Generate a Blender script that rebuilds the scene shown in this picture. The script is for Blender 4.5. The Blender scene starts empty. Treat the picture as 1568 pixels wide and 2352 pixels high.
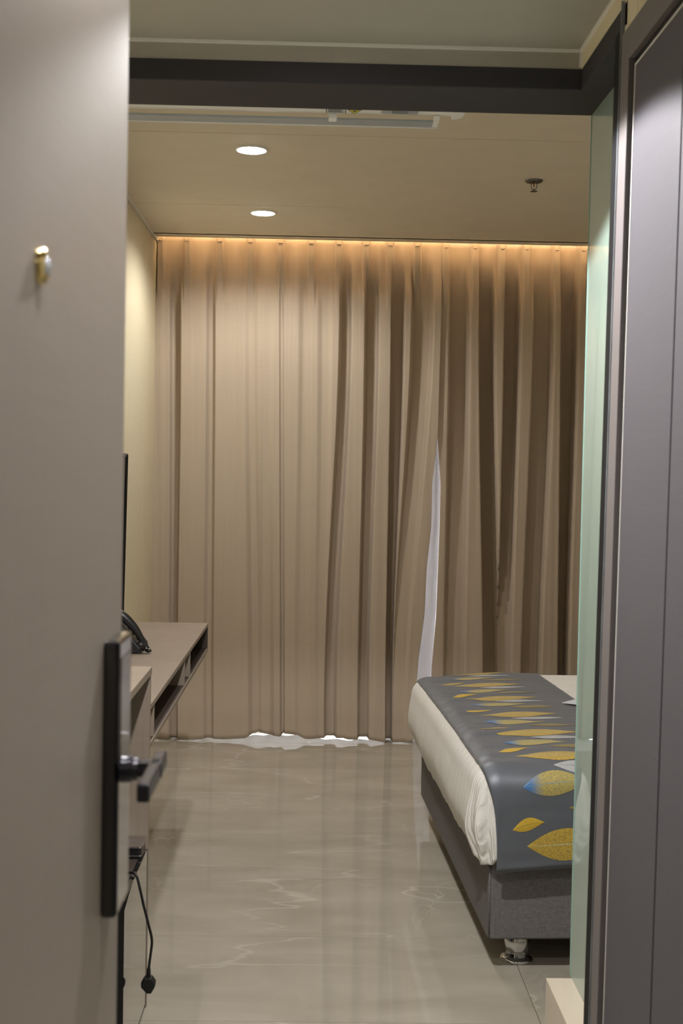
import bpy, bmesh, math, random
from mathutils import Vector, Matrix, noise
C = bpy.context.scene.collection
random.seed(7)
PI = math.pi
# ------------------------------------------------------------------ camera
W, H, F, CZ = 1568, 2352, 2850.0, 1.41
def cam_axes(vx=725, vy=1080, roll=0.018):
    c = Vector(((vx - W / 2) / F, -(vy - H / 2) / F, 1.0)).normalized()
    u0 = Vector((math.sin(roll), math.cos(roll), 0)); up = (u0 - c * c.dot(u0)).normalized()
    x = c.cross(up)
    if x.x < 0: x = -x
    return x, c, up            # world X, Y, Z in (right, up, forward) terms
AX, AY, AZ = cam_axes()
right = Vector((AX[0], AY[0], AZ[0])); upv = Vector((AX[1], AY[1], AZ[1])); fwd = Vector((AX[2], AY[2], AZ[2]))
cd = bpy.data.cameras.new('camera'); cam = bpy.data.objects.new('camera', cd); C.objects.link(cam)
mw = Matrix((right, upv, -fwd)).transposed().to_4x4(); mw.translation = Vector((0, 0, CZ)); cam.matrix_world = mw
cd.sensor_fit = 'VERTICAL'; cd.sensor_height = 36; cd.lens = F / H * 36
cd.clip_start = 0.02; cd.clip_end = 100
cd.dof.use_dof = True; cd.dof.focus_distance = 4.6; cd.dof.aperture_fstop = 8.0
bpy.context.scene.camera = cam
vs = bpy.context.scene.view_settings
bpy.context.scene.display_settings.display_device = 'sRGB'
vs.view_transform = 'Standard'; vs.look = 'None'; vs.gamma = 1; vs.use_curve_mapping = False
vs.exposure = 1.0
# ------------------------------------------------------------------ light
w = bpy.data.worlds.new('world'); bpy.context.scene.world = w; w.use_nodes = True
bg = w.node_tree.nodes['Background']; bg.inputs[0].default_value = (1.0, .98, .965, 1); bg.inputs[1].default_value = 5.2
def spot(name, loc, power, angle, blend, col, radius=.04):
    l = bpy.data.lights.new(name, 'SPOT'); l.energy = power; l.spot_size = math.radians(angle); l.spot_blend = blend
    l.color = col; l.shadow_soft_size = radius
    o = bpy.data.objects.new(name, l); o.location = loc; C.objects.link(o); return o
def area(name, loc, power, sx, sy, col, rot=(0, 0, 0)):
    l = bpy.data.lights.new(name, 'AREA'); l.shape = 'RECTANGLE'; l.size = sx; l.size_y = sy; l.energy = power; l.color = col
    o = bpy.data.objects.new(name, l); o.location = loc; o.rotation_euler = rot; C.objects.link(o); return o
COOL = (1.0, .965, .92); NEUT = (1.0, .98, .965)
spot('entry_spot', (0, 2.28, 2.318), 118, 134, .10, NEUT, .035)
spot('door_spot', (-.02, 1.0, 2.318), 30, 150, .5, NEUT, .035)
spot('bedroom_spot_a', (-.255, 4.57, 2.558), 19, 150, .5, COOL, .045)
spot('bedroom_spot_b', (-.26, 5.68, 2.558), 25, 160, .5, COOL, .045)
area('hall_fill', (.3, -1.0, 2.36), 3, 1.2, .8, (1, .95, .9))  # unseen fill added behind the camera to light door and dark faces
area('bathroom_light', (1.6, 2.0, 2.3), 16, .6, .6, (.93, 1, .97))
area('bed_head_area', (2.45, 4.2, 2.50), 2, .3, 1.2, (1, .9, .75))  # unseen warm area light high at the bed head, no lamp object
# ------------------------------------------------------------------ materials
def M(name, col, rough=.6, metal=0, spec=.5, coat=0, coat_r=.05, noise_amt=0, nscale=30, bump=0, bscale=200, emis=None, es=0,
      stretch=(1, 1, 1), sub=0, sheen=0):
    m = bpy.data.materials.new(name); m.use_nodes = True; nt = m.node_tree; p = nt.nodes['Principled BSDF']
    p.inputs['Base Color'].default_value = (*col, 1); p.inputs['Roughness'].default_value = rough
    p.inputs['Metallic'].default_value = metal; p.inputs['Specular IOR Level'].default_value = spec
    p.inputs['Coat Weight'].default_value = coat; p.inputs['Coat Roughness'].default_value = coat_r
    p.inputs['Sheen Weight'].default_value = sheen
    if emis: p.inputs['Emission Color'].default_value = (*emis, 1); p.inputs['Emission Strength'].default_value = es
    if noise_amt or bump:
        tc = nt.nodes.new('ShaderNodeTexCoord'); mp = nt.nodes.new('ShaderNodeMapping'); mp.inputs['Scale'].default_value = stretch
        nt.links.new(tc.outputs['Object'], mp.inputs[0])
    if noise_amt:
        n = nt.nodes.new('ShaderNodeTexNoise'); n.inputs['Scale'].default_value = nscale; n.inputs['Detail'].default_value = 5
        nt.links.new(mp.outputs[0], n.inputs['Vector'])
        r = nt.nodes.new('ShaderNodeMapRange'); r.inputs[3].default_value = 1 - noise_amt; r.inputs[4].default_value = 1 + noise_amt
        nt.links.new(n.outputs['Fac'], r.inputs[0])
        v = nt.nodes.new('ShaderNodeVectorMath'); v.operation = 'SCALE'; v.inputs[0].default_value = col
        nt.links.new(r.outputs[0], v.inputs['Scale']); nt.links.new(v.outputs[0], p.inputs['Base Color'])
    if bump:
        n2 = nt.nodes.new('ShaderNodeTexNoise'); n2.inputs['Scale'].default_value = bscale; n2.inputs['Detail'].default_value = 3
        nt.links.new(mp.outputs[0], n2.inputs['Vector'])
        b = nt.nodes.new('ShaderNodeBump'); b.inputs['Strength'].default_value = bump; b.inputs['Distance'].default_value = .002
        nt.links.new(n2.outputs['Fac'], b.inputs['Height']); nt.links.new(b.outputs[0], p.inputs['Normal'])
    return m
def S(r, g, b):
    f = lambda c: (c / 255 / 12.92) if c / 255 <= .04045 else ((c / 255 + .055) / 1.055) ** 2.4
    return (f(r), f(g), f(b))
def woven(name, col, amt=.10, rough=.75, spec=.3, horiz=500, vert=350, tall=8):
    """linen print: crossed fine streaks"""
    m = bpy.data.materials.new(name); m.use_nodes = True; nt = m.node_tree; p = nt.nodes['Principled BSDF']
    p.inputs['Roughness'].default_value = rough; p.inputs['Specular IOR Level'].default_value = spec
    tc = nt.nodes.new('ShaderNodeTexCoord'); outs = []
    for sc in ((horiz, horiz, tall), (tall, tall, vert)):
        mp = nt.nodes.new('ShaderNodeMapping'); mp.inputs['Scale'].default_value = sc; nt.links.new(tc.outputs['Object'], mp.inputs[0])
        n = nt.nodes.new('ShaderNodeTexNoise'); n.inputs['Scale'].default_value = 1; n.inputs['Detail'].default_value = 2
        nt.links.new(mp.outputs[0], n.inputs['Vector']); outs.append(n.outputs['Fac'])
    ad = nt.nodes.new('ShaderNodeMath'); ad.operation = 'ADD'; nt.links.new(outs[0], ad.inputs[0]); nt.links.new(outs[1], ad.inputs[1])
    r = nt.nodes.new('ShaderNodeMapRange'); r.inputs[1].default_value = .6; r.inputs[2].default_value = 1.4
    r.inputs[3].default_value = 1 - amt; r.inputs[4].default_value = 1 + amt; nt.links.new(ad.outputs[0], r.inputs[0])
    v = nt.nodes.new('ShaderNodeVectorMath'); v.operation = 'SCALE'; v.inputs[0].default_value = col
    nt.links.new(r.outputs[0], v.inputs['Scale']); nt.links.new(v.outputs[0], p.inputs['Base Color'])
    b = nt.nodes.new('ShaderNodeBump'); b.inputs['Strength'].default_value = .12; b.inputs['Distance'].default_value = .001
    nt.links.new(ad.outputs[0], b.inputs['Height']); nt.links.new(b.outputs[0], p.inputs['Normal'])
    return m
mWall = woven('beige_wall_panel', S(216, 206, 178), .05, .6)
mCeil = woven('beige_ceiling_panel', S(230, 220, 200), .04, .7)
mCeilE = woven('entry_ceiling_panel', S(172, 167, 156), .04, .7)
mTrimW = M('pale_metal_trim', S(232, 232, 228), .4, 0)
mBlackB = woven('black_textured_board', S(52, 50, 54), .12, .6, .4)
mBlack = M('black_satin_metal', S(24, 24, 27), .35, 0, .5)
mSeal = M('grey_sealant', S(120, 125, 130), .5, 0, .5, noise_amt=.7, nscale=60, stretch=(1, 1, .15), bump=.8, bscale=90)
mDoor = woven('taupe_laminate_door', S(152, 143, 134), .07, .42, .5, 240, 380, 5)
mDoorG = woven('grey_linen_door', S(84, 82, 88), .08, .6, .4, 600, 380, 8)
mCasing = woven('grey_brown_casing', S(112, 106, 107), .05, .5, .5)
mPost = M('matt_black_post', S(22, 22, 25), .6, spec=.2)
mGlossBlk = M('gloss_black_lock', S(14, 14, 18), .08, 0, .6, coat=1)
mLever = M('gunmetal_lever', S(58, 56, 62), .3, .7)
mBrass = M('polished_brass', S(220, 200, 140), .08, 1)
mLens = M('peephole_glass', S(210, 225, 240), .02, 0, .9, coat=1)
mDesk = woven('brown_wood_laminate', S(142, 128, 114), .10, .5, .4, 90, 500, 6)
mDeskD = woven('shaded_dark_wood_laminate', S(66, 56, 50), .10, .55, .4, 90, 500, 6)  # darkened to paint shade inside the desk compartments; minibar body shares it
mFridge = M('smoked_glass_door', S(30, 30, 30), .03, 0, .9, coat=1, coat_r=.02)
mChrome = M('chrome', S(215, 215, 218), .07, 1)
mPhone = M('black_phone_plastic', S(26, 25, 27), .35, bump=.1)
mCable = M('black_cable_rubber', S(18, 18, 19), .45)
mTV = M('black_screen', S(8, 8, 10), .12, coat=.6)
mRough = M('matt_black', S(10, 9, 10), .9, spec=.1)
mTVf = M('grey_screen_frame', S(96, 94, 96), .4, .4)
mBase = woven('grey_upholstery', S(112, 109, 109), .28, .9, .2, 420, 420, 60)
mWhite = M('white_duvet_cotton', S(236, 233, 228), .85, spec=.2, bump=.25, bscale=60)
mCard = M('white_card', S(215, 218, 228), .5)
mACw = M('white_appliance_plastic', S(246, 245, 242), .4)
mACg = M('pale_grey_louvre', S(168, 172, 178), .35)
mLabelW = M('label_paper', S(222, 222, 220), .5)
mInk = M('label_ink', S(60, 58, 80), .6)
mYel = M('warning_yellow', S(216, 205, 70), .5)
mSteel = M('dull_steel', S(120, 118, 115), .25, 1)
mSteelRed = M('red_bulb', S(150, 20, 20), .2)
mLamp = M('lamp_diffuser', (1, 1, 1), .5, emis=(1, .98, .95), es=25)
mLED = M('warm_led_strip', (1, .75, .5), .5, emis=(1, .78, .56), es=20)
mBathW = M('bathroom_tile', S(220, 225, 218), .4)
mChair = M('dark_walnut_chair', S(46, 36, 30), .4)
mFrame = M('window_frame_white', S(225, 225, 225), .4)
mHead = woven('headboard_fabric', S(120, 112, 104), .1, .9)
mHall = M('hall_wall_paint', S(190, 182, 168), .7)
mGrout = M('tile_grout', S(120, 114, 102), .7)

def duvet_mat():
    m = mWhite; nt = m.node_tree; p = nt.nodes['Principled BSDF']
    tc = nt.nodes.new('ShaderNodeTexCoord'); mp = nt.nodes.new('ShaderNodeMapping'); mp.inputs['Scale'].default_value = (1, 1, .35)
    nt.links.new(tc.outputs['Object'], mp.inputs[0])
    wv = nt.nodes.new('ShaderNodeTexWave'); wv.bands_direction = 'Y'; wv.inputs['Scale'].default_value = 6; wv.inputs['Distortion'].default_value = 2.2
    wv.inputs['Detail'].default_value = 3; wv.inputs['Detail Scale'].default_value = 2.5; nt.links.new(mp.outputs[0], wv.inputs['Vector'])
    w2 = nt.nodes.new('ShaderNodeTexWave'); w2.bands_direction = 'Y'; w2.inputs['Scale'].default_value = 34; w2.inputs['Distortion'].default_value = 2.5
    nt.links.new(tc.outputs['Object'], w2.inputs['Vector'])
    mul = nt.nodes.new('ShaderNodeMath'); mul.operation = 'ADD'; nt.links.new(wv.outputs['Fac'], mul.inputs[0]); nt.links.new(w2.outputs['Fac'], mul.inputs[1])
    b = nt.nodes.new('ShaderNodeBump'); b.inputs['Strength'].default_value = .7; b.inputs['Distance'].default_value = .004
    nt.links.new(mul.outputs[0], b.inputs['Height']); nt.links.new(b.outputs[0], p.inputs['Normal'])
duvet_mat()
def floor_mat():
    m = bpy.data.materials.new('polished_greige_marble_tile'); m.use_nodes = True; nt = m.node_tree; p = nt.nodes['Principled BSDF']
    p.inputs['Roughness'].default_value = .03; p.inputs['Specular IOR Level'].default_value = .75
    tc = nt.nodes.new('ShaderNodeTexCoord')
    oi = nt.nodes.new('ShaderNodeObjectInfo')
    def noi(scale, detail, stretch=(1, 1, 1), dist=0):
        mp = nt.nodes.new('ShaderNodeMapping'); mp.inputs['Scale'].default_value = stretch; nt.links.new(tc.outputs['Object'], mp.inputs[0])
        n = nt.nodes.new('ShaderNodeTexNoise'); n.noise_dimensions = '4D'; n.inputs['Scale'].default_value = scale
        n.inputs['Detail'].default_value = detail; n.inputs['Distortion'].default_value = dist
        ml = nt.nodes.new('ShaderNodeMath'); ml.operation = 'MULTIPLY'; ml.inputs[1].default_value = 20
        nt.links.new(oi.outputs['Random'], ml.inputs[0]); nt.links.new(ml.outputs[0], n.inputs['W'])
        nt.links.new(mp.outputs[0], n.inputs['Vector']); return n.outputs['Fac']
    base = noi(2.6, 6, (1, 2.2, 1), .6)
    cr = nt.nodes.new('ShaderNodeValToRGB'); nt.links.new(base, cr.inputs[0])
    cr.color_ramp.elements[0].position = .3; cr.color_ramp.elements[0].color = (*S(164, 157, 143), 1)
    cr.color_ramp.elements[1].position = .72; cr.color_ramp.elements[1].color = (*S(184, 177, 164), 1)
    # thin pale veins: ridge of a distorted noise
    def vein(scale, stretch, width, dist):
        n = noi(scale, 4, stretch, dist)
        s = nt.nodes.new('ShaderNodeMath'); s.operation = 'SUBTRACT'; s.inputs[1].default_value = .5; nt.links.new(n, s.inputs[0])
        a = nt.nodes.new('ShaderNodeMath'); a.operation = 'ABSOLUTE'; nt.links.new(s.outputs[0], a.inputs[0])
        r = nt.nodes.new('ShaderNodeMapRange'); r.inputs[1].default_value = 0; r.inputs[2].default_value = width
        r.inputs[3].default_value = 1; r.inputs[4].default_value = 0; nt.links.new(a.outputs[0], r.inputs[0])
        return r.outputs[0]
    v1 = vein(.75, (1, 2.8, 1), .007, .35); v2 = vein(1.5, (1.3, 1, 1), .006, .7)
    mask = noi(1.7, 2)
    mr = nt.nodes.new('ShaderNodeMapRange'); mr.inputs[1].default_value = .52; mr.inputs[2].default_value = .66; nt.links.new(mask, mr.inputs[0])
    m2 = nt.nodes.new('ShaderNodeMath'); m2.operation = 'MULTIPLY'; nt.links.new(v2, m2.inputs[0]); nt.links.new(mr.outputs[0], m2.inputs[1])
    mr1 = nt.nodes.new('ShaderNodeMapRange'); mr1.inputs[1].default_value = .40; mr1.inputs[2].default_value = .56; nt.links.new(noi(1.3, 1), mr1.inputs[0])
    m1 = nt.nodes.new('ShaderNodeMath'); m1.operation = 'MULTIPLY'; nt.links.new(v1, m1.inputs[0]); nt.links.new(mr1.outputs[0], m1.inputs[1])
    mx = nt.nodes.new('ShaderNodeMath'); mx.operation = 'MAXIMUM'; nt.links.new(m1.outputs[0], mx.inputs[0]); nt.links.new(m2.outputs[0], mx.inputs[1])
    sc = nt.nodes.new('ShaderNodeMath'); sc.operation = 'MULTIPLY'; sc.inputs[1].default_value = .34; nt.links.new(mx.outputs[0], sc.inputs[0])
    mix = nt.nodes.new('ShaderNodeMix'); mix.data_type = 'RGBA'; nt.links.new(sc.outputs[0], mix.inputs[0])
    nt.links.new(cr.outputs[0], mix.inputs[6]); mix.inputs[7].default_value = (*S(226, 221, 210), 1)
    nt.links.new(mix.outputs[2], p.inputs['Base Color'])
    return m
mFloor = floor_mat()
mMarble = M('cream_marble', S(214, 202, 184), .15, noise_amt=.12, nscale=9, stretch=(3, 1, 1))
def curtain_mat():
    m = bpy.data.materials.new('taupe_linen_curtain'); m.use_nodes = True; nt = m.node_tree; p = nt.nodes['Principled BSDF']
    p.inputs['Roughness'].default_value = .85; p.inputs['Specular IOR Level'].default_value = .15
    p.inputs['Sheen Weight'].default_value = .15
    tc = nt.nodes.new('ShaderNodeTexCoord'); outs = []
    for sc in ((70, 0, .8), (420, 0, 6), (5, 0, 520)):
        mp = nt.nodes.new('ShaderNodeMapping'); mp.inputs['Scale'].default_value = sc; nt.links.new(tc.outputs['Object'], mp.inputs[0])
        n = nt.nodes.new('ShaderNodeTexNoise'); n.inputs['Scale'].default_value = 1; n.inputs['Detail'].default_value = 2
        nt.links.new(mp.outputs[0], n.inputs['Vector']); outs.append(n.outputs['Fac'])
    a = nt.nodes.new('ShaderNodeMath'); a.operation = 'ADD'; nt.links.new(outs[0], a.inputs[0]); nt.links.new(outs[1], a.inputs[1])
    b = nt.nodes.new('ShaderNodeMath'); b.operation = 'ADD'; nt.links.new(a.outputs[0], b.inputs[0]); nt.links.new(outs[2], b.inputs[1])
    r = nt.nodes.new('ShaderNodeMapRange'); r.inputs[1].default_value = 1.0; r.inputs[2].default_value = 2.0
    r.inputs[3].default_value = .94; r.inputs[4].default_value = 1.06; nt.links.new(b.outputs[0], r.inputs[0])
    v = nt.nodes.new('ShaderNodeVectorMath'); v.operation = 'SCALE'; v.inputs[0].default_value = S(189, 173, 154)
    nt.links.new(r.outputs[0], v.inputs['Scale']); nt.links.new(v.outputs[0], p.inputs['Base Color'])
    bp = nt.nodes.new('ShaderNodeBump'); bp.inputs['Strength'].default_value = .15; bp.inputs['Distance'].default_value = .001
    nt.links.new(b.outputs[0], bp.inputs['Height']); nt.links.new(bp.outputs[0], p.inputs['Normal'])
    return m
mCurt = curtain_mat()
def sheer_mat():
    m = bpy.data.materials.new('white_sheer_cloth'); m.use_nodes = True; nt = m.node_tree
    out = nt.nodes['Material Output']; nt.nodes.remove(nt.nodes['Principled BSDF'])
    d = nt.nodes.new('ShaderNodeBsdfDiffuse'); d.inputs[0].default_value = (*S(225, 222, 218), 1)
    t = nt.nodes.new('ShaderNodeBsdfTranslucent'); t.inputs[0].default_value = (*S(200, 200, 205), 1)
    tc = nt.nodes.new('ShaderNodeTexCoord'); mp = nt.nodes.new('ShaderNodeMapping'); mp.inputs['Scale'].default_value = (260, 1, 12)
    n = nt.nodes.new('ShaderNodeTexNoise'); n.inputs['Scale'].default_value = 1
    nt.links.new(tc.outputs['Object'], mp.inputs[0]); nt.links.new(mp.outputs[0], n.inputs['Vector'])
    bp = nt.nodes.new('ShaderNodeBump'); bp.inputs['Strength'].default_value = .3; bp.inputs['Distance'].default_value = .001
    nt.links.new(n.outputs['Fac'], bp.inputs['Height']); nt.links.new(bp.outputs[0], d.inputs['Normal'])
    mx = nt.nodes.new('ShaderNodeMixShader'); mx.inputs[0].default_value = .42
    nt.links.new(d.outputs[0], mx.inputs[1]); nt.links.new(t.outputs[0], mx.inputs[2]); nt.links.new(mx.outputs[0], out.inputs[0])
    return m
mSheer = sheer_mat()
def glass_mat(name, col, rough):
    m = bpy.data.materials.new(name); m.use_nodes = True; p = m.node_tree.nodes['Principled BSDF']
    p.inputs['Base Color'].default_value = (*col, 1); p.inputs['Roughness'].default_value = rough
    p.inputs['Transmission Weight'].default_value = 1; p.inputs['IOR'].default_value = 1.5
    return m
mClear = glass_mat('window_glass', (.95, .98, 1), 0)
mGreen = M('green_frosted_glass', S(150, 172, 163), .5, coat=1, coat_r=.015, spec=.3)
mGreenE = M('polished_glass_edge', S(150, 190, 180), .05, coat=1, spec=.9)
mSatin = M('grey_satin_runner', S(98, 103, 113), .48, .35, spec=1.0, sheen=.2, noise_amt=.06, nscale=300, bump=.1, bscale=500)
def leaf_mat(name, c0, c1, tip, tipw, cv):
    """feathered embroidery; UV u runs tip to stalk, v across"""
    m = bpy.data.materials.new(name); m.use_nodes = True; nt = m.node_tree; p = nt.nodes['Principled BSDF']
    p.inputs['Roughness'].default_value = .45; p.inputs['Sheen Weight'].default_value = .3
    uv = nt.nodes.new('ShaderNodeTexCoord'); sx = nt.nodes.new('ShaderNodeSeparateXYZ'); nt.links.new(uv.outputs['UV'], sx.inputs[0])
    def mth(op, a, b=None):
        n = nt.nodes.new('ShaderNodeMath'); n.operation = op
        for i, q in enumerate((a, b)):
            if q is None: continue
            if isinstance(q, (int, float)): n.inputs[i].default_value = q
            else: nt.links.new(q, n.inputs[i])
        return n.outputs[0]
    av = mth('ABSOLUTE', mth('SUBTRACT', sx.outputs[1], .5))
    ph = mth('ADD', mth('MULTIPLY', sx.outputs[0], 150.0), mth('MULTIPLY', av, -120.0))
    nz = nt.nodes.new('ShaderNodeTexNoise'); nz.inputs['Scale'].default_value = 25; nt.links.new(uv.outputs['UV'], nz.inputs['Vector'])
    st = mth('MULTIPLY', mth('ADD', mth('SINE', mth('ADD', ph, mth('MULTIPLY', nz.outputs['Fac'], 14.0))), 1), .5)
    mx = nt.nodes.new('ShaderNodeMix'); mx.data_type = 'RGBA'; nt.links.new(st, mx.inputs[0]); mx.inputs[6].default_value = (*c0, 1); mx.inputs[7].default_value = (*c1, 1)
    r = nt.nodes.new('ShaderNodeMapRange'); r.inputs[1].default_value = tipw; r.inputs[2].default_value = tipw * .4; r.inputs[3].default_value = 0; r.inputs[4].default_value = 1
    nt.links.new(mth('ADD', sx.outputs[0], mth('MULTIPLY', mth('SUBTRACT', nz.outputs['Fac'], .5), .25)), r.inputs[0])
    m2 = nt.nodes.new('ShaderNodeMix'); m2.data_type = 'RGBA'; nt.links.new(r.outputs[0], m2.inputs[0]); nt.links.new(mx.outputs[2], m2.inputs[6]); m2.inputs[7].default_value = (*tip, 1)
    r2 = nt.nodes.new('ShaderNodeMapRange'); r2.inputs[1].default_value = .022; r2.inputs[2].default_value = .012; r2.inputs[3].default_value = 0; r2.inputs[4].default_value = .8
    nt.links.new(av, r2.inputs[0])
    m3 = nt.nodes.new('ShaderNodeMix'); m3.data_type = 'RGBA'; nt.links.new(r2.outputs[0], m3.inputs[0]); nt.links.new(m2.outputs[2], m3.inputs[6]); m3.inputs[7].default_value = (*cv, 1)
    nt.links.new(m3.outputs[2], p.inputs['Base Color'])
    return m
mGold = leaf_mat('gold_leaf_thread', S(214, 178, 66), S(134, 118, 60), S(200, 170, 60), .05, S(190, 188, 150))
mGoldB = leaf_mat('bright_gold_thread', S(214, 178, 55), S(180, 150, 50), S(220, 180, 50), .05, S(120, 98, 30))
mSilver = leaf_mat('silver_leaf_thread', S(190, 190, 192), S(148, 150, 152), S(190, 190, 192), .05, S(80, 90, 120))
mBlueG = leaf_mat('blue_tipped_thread', S(206, 180, 84), S(120, 122, 96), S(70, 120, 175), .30, S(120, 150, 160))
mDarkG = leaf_mat('olive_gold_thread', S(150, 126, 52), S(110, 100, 62), S(140, 120, 50), .05, S(96, 120, 140))
# ------------------------------------------------------------------ mesh helpers
class MB:
    def __init__(s): s.v = []; s.f = []; s.uv = {}
    def add(s, vs, fs):
        o = len(s.v); s.v += [tuple(v) for v in vs]; s.f += [tuple(i + o for i in f) for f in fs]; return s
    def box(s, x0, x1, y0, y1, z0, z1):
        return s.add([(x0, y0, z0), (x1, y0, z0), (x1, y1, z0), (x0, y1, z0), (x0, y0, z1), (x1, y0, z1), (x1, y1, z1), (x0, y1, z1)],
                     [(0, 3, 2, 1), (4, 5, 6, 7), (0, 1, 5, 4), (1, 2, 6, 5), (2, 3, 7, 6), (3, 0, 4, 7)])
    def lean(s, x0, x1, y0, y1, z0, z1, k):     # box leaning in x: k metres to -x at the foot
        b = MB().box(x0, x1, y0, y1, z0, z1)
        b.v = [(x - (k if z < (z0 + z1) / 2 else 0), y, z) for x, y, z in b.v]; return s.add(b.v, b.f)
    def lathe(s, prof, c, n=32, axis='Z'):
        vs = []; fs = []
        for r, h in prof:
            for k in range(n):
                a = 2 * PI * k / n; p = (r * math.cos(a), r * math.sin(a), h)
                if axis == 'X': p = (h, p[0], p[1])
                if axis == 'Y': p = (p[0], h, p[1])
                vs.append((c[0] + p[0], c[1] + p[1], c[2] + p[2]))
        m = len(prof)
        for i in range(m - 1):
            for k in range(n): fs.append((i * n + k, i * n + (k + 1) % n, (i + 1) * n + (k + 1) % n, (i + 1) * n + k))
        fs.append(tuple(range(n))[::-1]); fs.append(tuple((m - 1) * n + k for k in range(n)))
        return s.add(vs, fs)
    def tube(s, pts, r, n=10, sq=None):
        pts = [Vector(p) for p in pts]; vs = []; fs = []; m = len(pts)
        N = None
        for i, p in enumerate(pts):
            t = (pts[min(i + 1, m - 1)] - pts[max(i - 1, 0)]).normalized()
            if N is None: N = t.orthogonal().normalized()
            N = (N - t * N.dot(t)).normalized(); B = t.cross(N)
            rr = r[i] if isinstance(r, (list, tuple)) else r
            for k in range(n):
                a = 2 * PI * k / n; vs.append(p + (N * math.cos(a) + B * math.sin(a)) * rr)
        for i in range(m - 1):
            for k in range(n): fs.append((i * n + k, i * n + (k + 1) % n, (i + 1) * n + (k + 1) % n, (i + 1) * n + k))
        fs.append(tuple(range(n))[::-1]); fs.append(tuple((m - 1) * n + k for k in range(n)))
        return s.add(vs, fs)
    def prism(s, poly, axis, a, b):             # polygon extruded along axis
        n = len(poly); vs = []
        for t in (a, b):
            for p, q in poly: vs.append({'X': (t, p, q), 'Y': (p, t, q), 'Z': (p, q, t)}[axis])
        fs = [tuple(range(n)), tuple(range(2 * n - 1, n - 1, -1))] + [(i, i + n, (i + 1) % n + n, (i + 1) % n) for i in range(n)]
        return s.add(vs, fs)
WL = {}
def wl(o): return WL.get(o.name, Vector((0, 0, 0)))
def mk(name, mb, mat, parent=None, bevel=0, smooth=False, org=None, uv=None):
    org = Vector(org) if org else (wl(parent) if parent else Vector(mb.v[0]) * 0)
    me = bpy.data.meshes.new(name); me.from_pydata([tuple(Vector(v) - org) for v in mb.v], [], mb.f); me.validate()
    bm = bmesh.new(); bm.from_mesh(me); bmesh.ops.recalc_face_normals(bm, faces=bm.faces); bm.to_mesh(me); bm.free()
    me.materials.append(mat)
    if smooth:
        for p in me.polygons: p.use_smooth = True
    o = bpy.data.objects.new(name, me); C.objects.link(o)
    if parent: o.parent = parent; o.location = org - wl(parent)
    else: o.location = org
    WL[o.name] = org
    if bevel:
        b = o.modifiers.new('bevel', 'BEVEL'); b.width = bevel; b.segments = 2; b.limit_method = 'ANGLE'; b.angle_limit = math.radians(40)
    if smooth:
        try:
            bpy.context.view_layer.objects.active = o
        except Exception: pass
    return o
def thing(name, loc, label, cat, group=None, kind=None):
    o = bpy.data.objects.new(name, None); C.objects.link(o); o.location = loc; WL[o.name] = Vector(loc)
    o.empty_display_size = .05
    return tag(o, label, cat, group, kind)
def tag(o, label=None, cat=None, group=None, kind=None):
    if label: o['label'] = label
    if cat: o['category'] = cat
    if group: o['group'] = group
    if kind: o['kind'] = kind
    return o
def struct(name, mb, mat, label=None, cat=None, bevel=0, org=None):
    o = mk(name, mb, mat, None, bevel, org=org); tag(o, label, cat, kind='structure'); return o
def B(*a): return MB().box(*a)
# ------------------------------------------------------------------ geometry constants
XL, XR, YC, YW = -.84, 2.75, 6.33, 6.80
ZR, ZE = 2.575, 2.327          # room ceiling, entry ceiling
XC = .558                     # entry right wall face
BY0, BY1, BZ = 2.70, 2.886, 2.241
# floor with tiles
fl = struct('floor', B(-1.2, 2.9, -2.2, 7.2, -.08, -.006), mGrout, 'polished greige marble tile floor of room and entry', 'floor')
ys = [-2.2, -1.62, -1.04, -.46, .12, .70, 1.28, 1.86, 2.49, 3.128, 3.707, 4.24, 4.77, 5.27, 5.82, 6.36, 6.9]
xs = [-1.2, -.86, .603, 1.803, 2.9]
for i in range(len(ys) - 1):
    for j in range(len(xs) - 1):
        t = mk('tile', B(xs[j] + .0007, xs[j + 1] - .0007, ys[i] + .0007, ys[i + 1] - .0007, -.006, 0), mFloor, fl, .0006)
# walls
wlft = struct('wall_left', B(XL - .1, XL, .42, 7.0, 0, 2.9), mWall, 'beige fabric-textured panelled wall on the left of the bedroom', 'wall')
for a, b in ((2.9, 3.6), (3.6, 4.8), (4.8, 6.008), (6.011, 6.44)):
    mk('wall_panel', B(XL, XL + .006, a + .0015, b - .0015, .0, ZR - .012), mWall, wlft, .001)
mk('edge_strip', B(XL + .001, XL + .010, 6.440, 6.448, 0, ZR - .02), mTrimW, wlft)
mk('shadow_gap', B(XL + .001, XL + .009, 6.449, 6.462, 0, ZR - .02), mBlack, wlft)
struct('wall_right', B(XR, XR + .1, 2.8, 7.0, 0, 2.9), mWall, 'beige wall behind the bed head', 'wall')
struct('wall_back', MB().box(XL, XR, YW + .1, YW + .2, 0, .02).box(XL, XR, YW + .1, YW + .2, 2.45, 2.9).box(XL, -.7, YW + .1, YW + .2, 0, 2.9).box(2.6, XR, YW + .1, YW + .2, 0, 2.9),
       mHall, 'window wall hidden behind the curtains', 'wall')
wr = struct('wall_entry_right', MB().box(XC + .012, .66, .42, 2.318, 2.18, ZE).box(XC + .012, .66, 2.318, BY0, 2.286, ZE).box(XC + .10, .70, .42, 2.34, 0, 2.2).box(XC, XC + .1, .42, 1.45, 0, 2.18),
       mHall, 'entry passage wall on the right', 'wall')
mk('wall_panel', B(XC, XC + .012, .42, 2.226, 2.18, ZE - .006), mWall, wr)
mk('wall_panel', MB().prism([(2.229, 2.18), (2.318, 2.18), (2.318, 2.286), (BY0, 2.286), (BY0, ZE - .006), (2.229, ZE - .006)], 'X', XC, XC + .012), mWall, wr)
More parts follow.
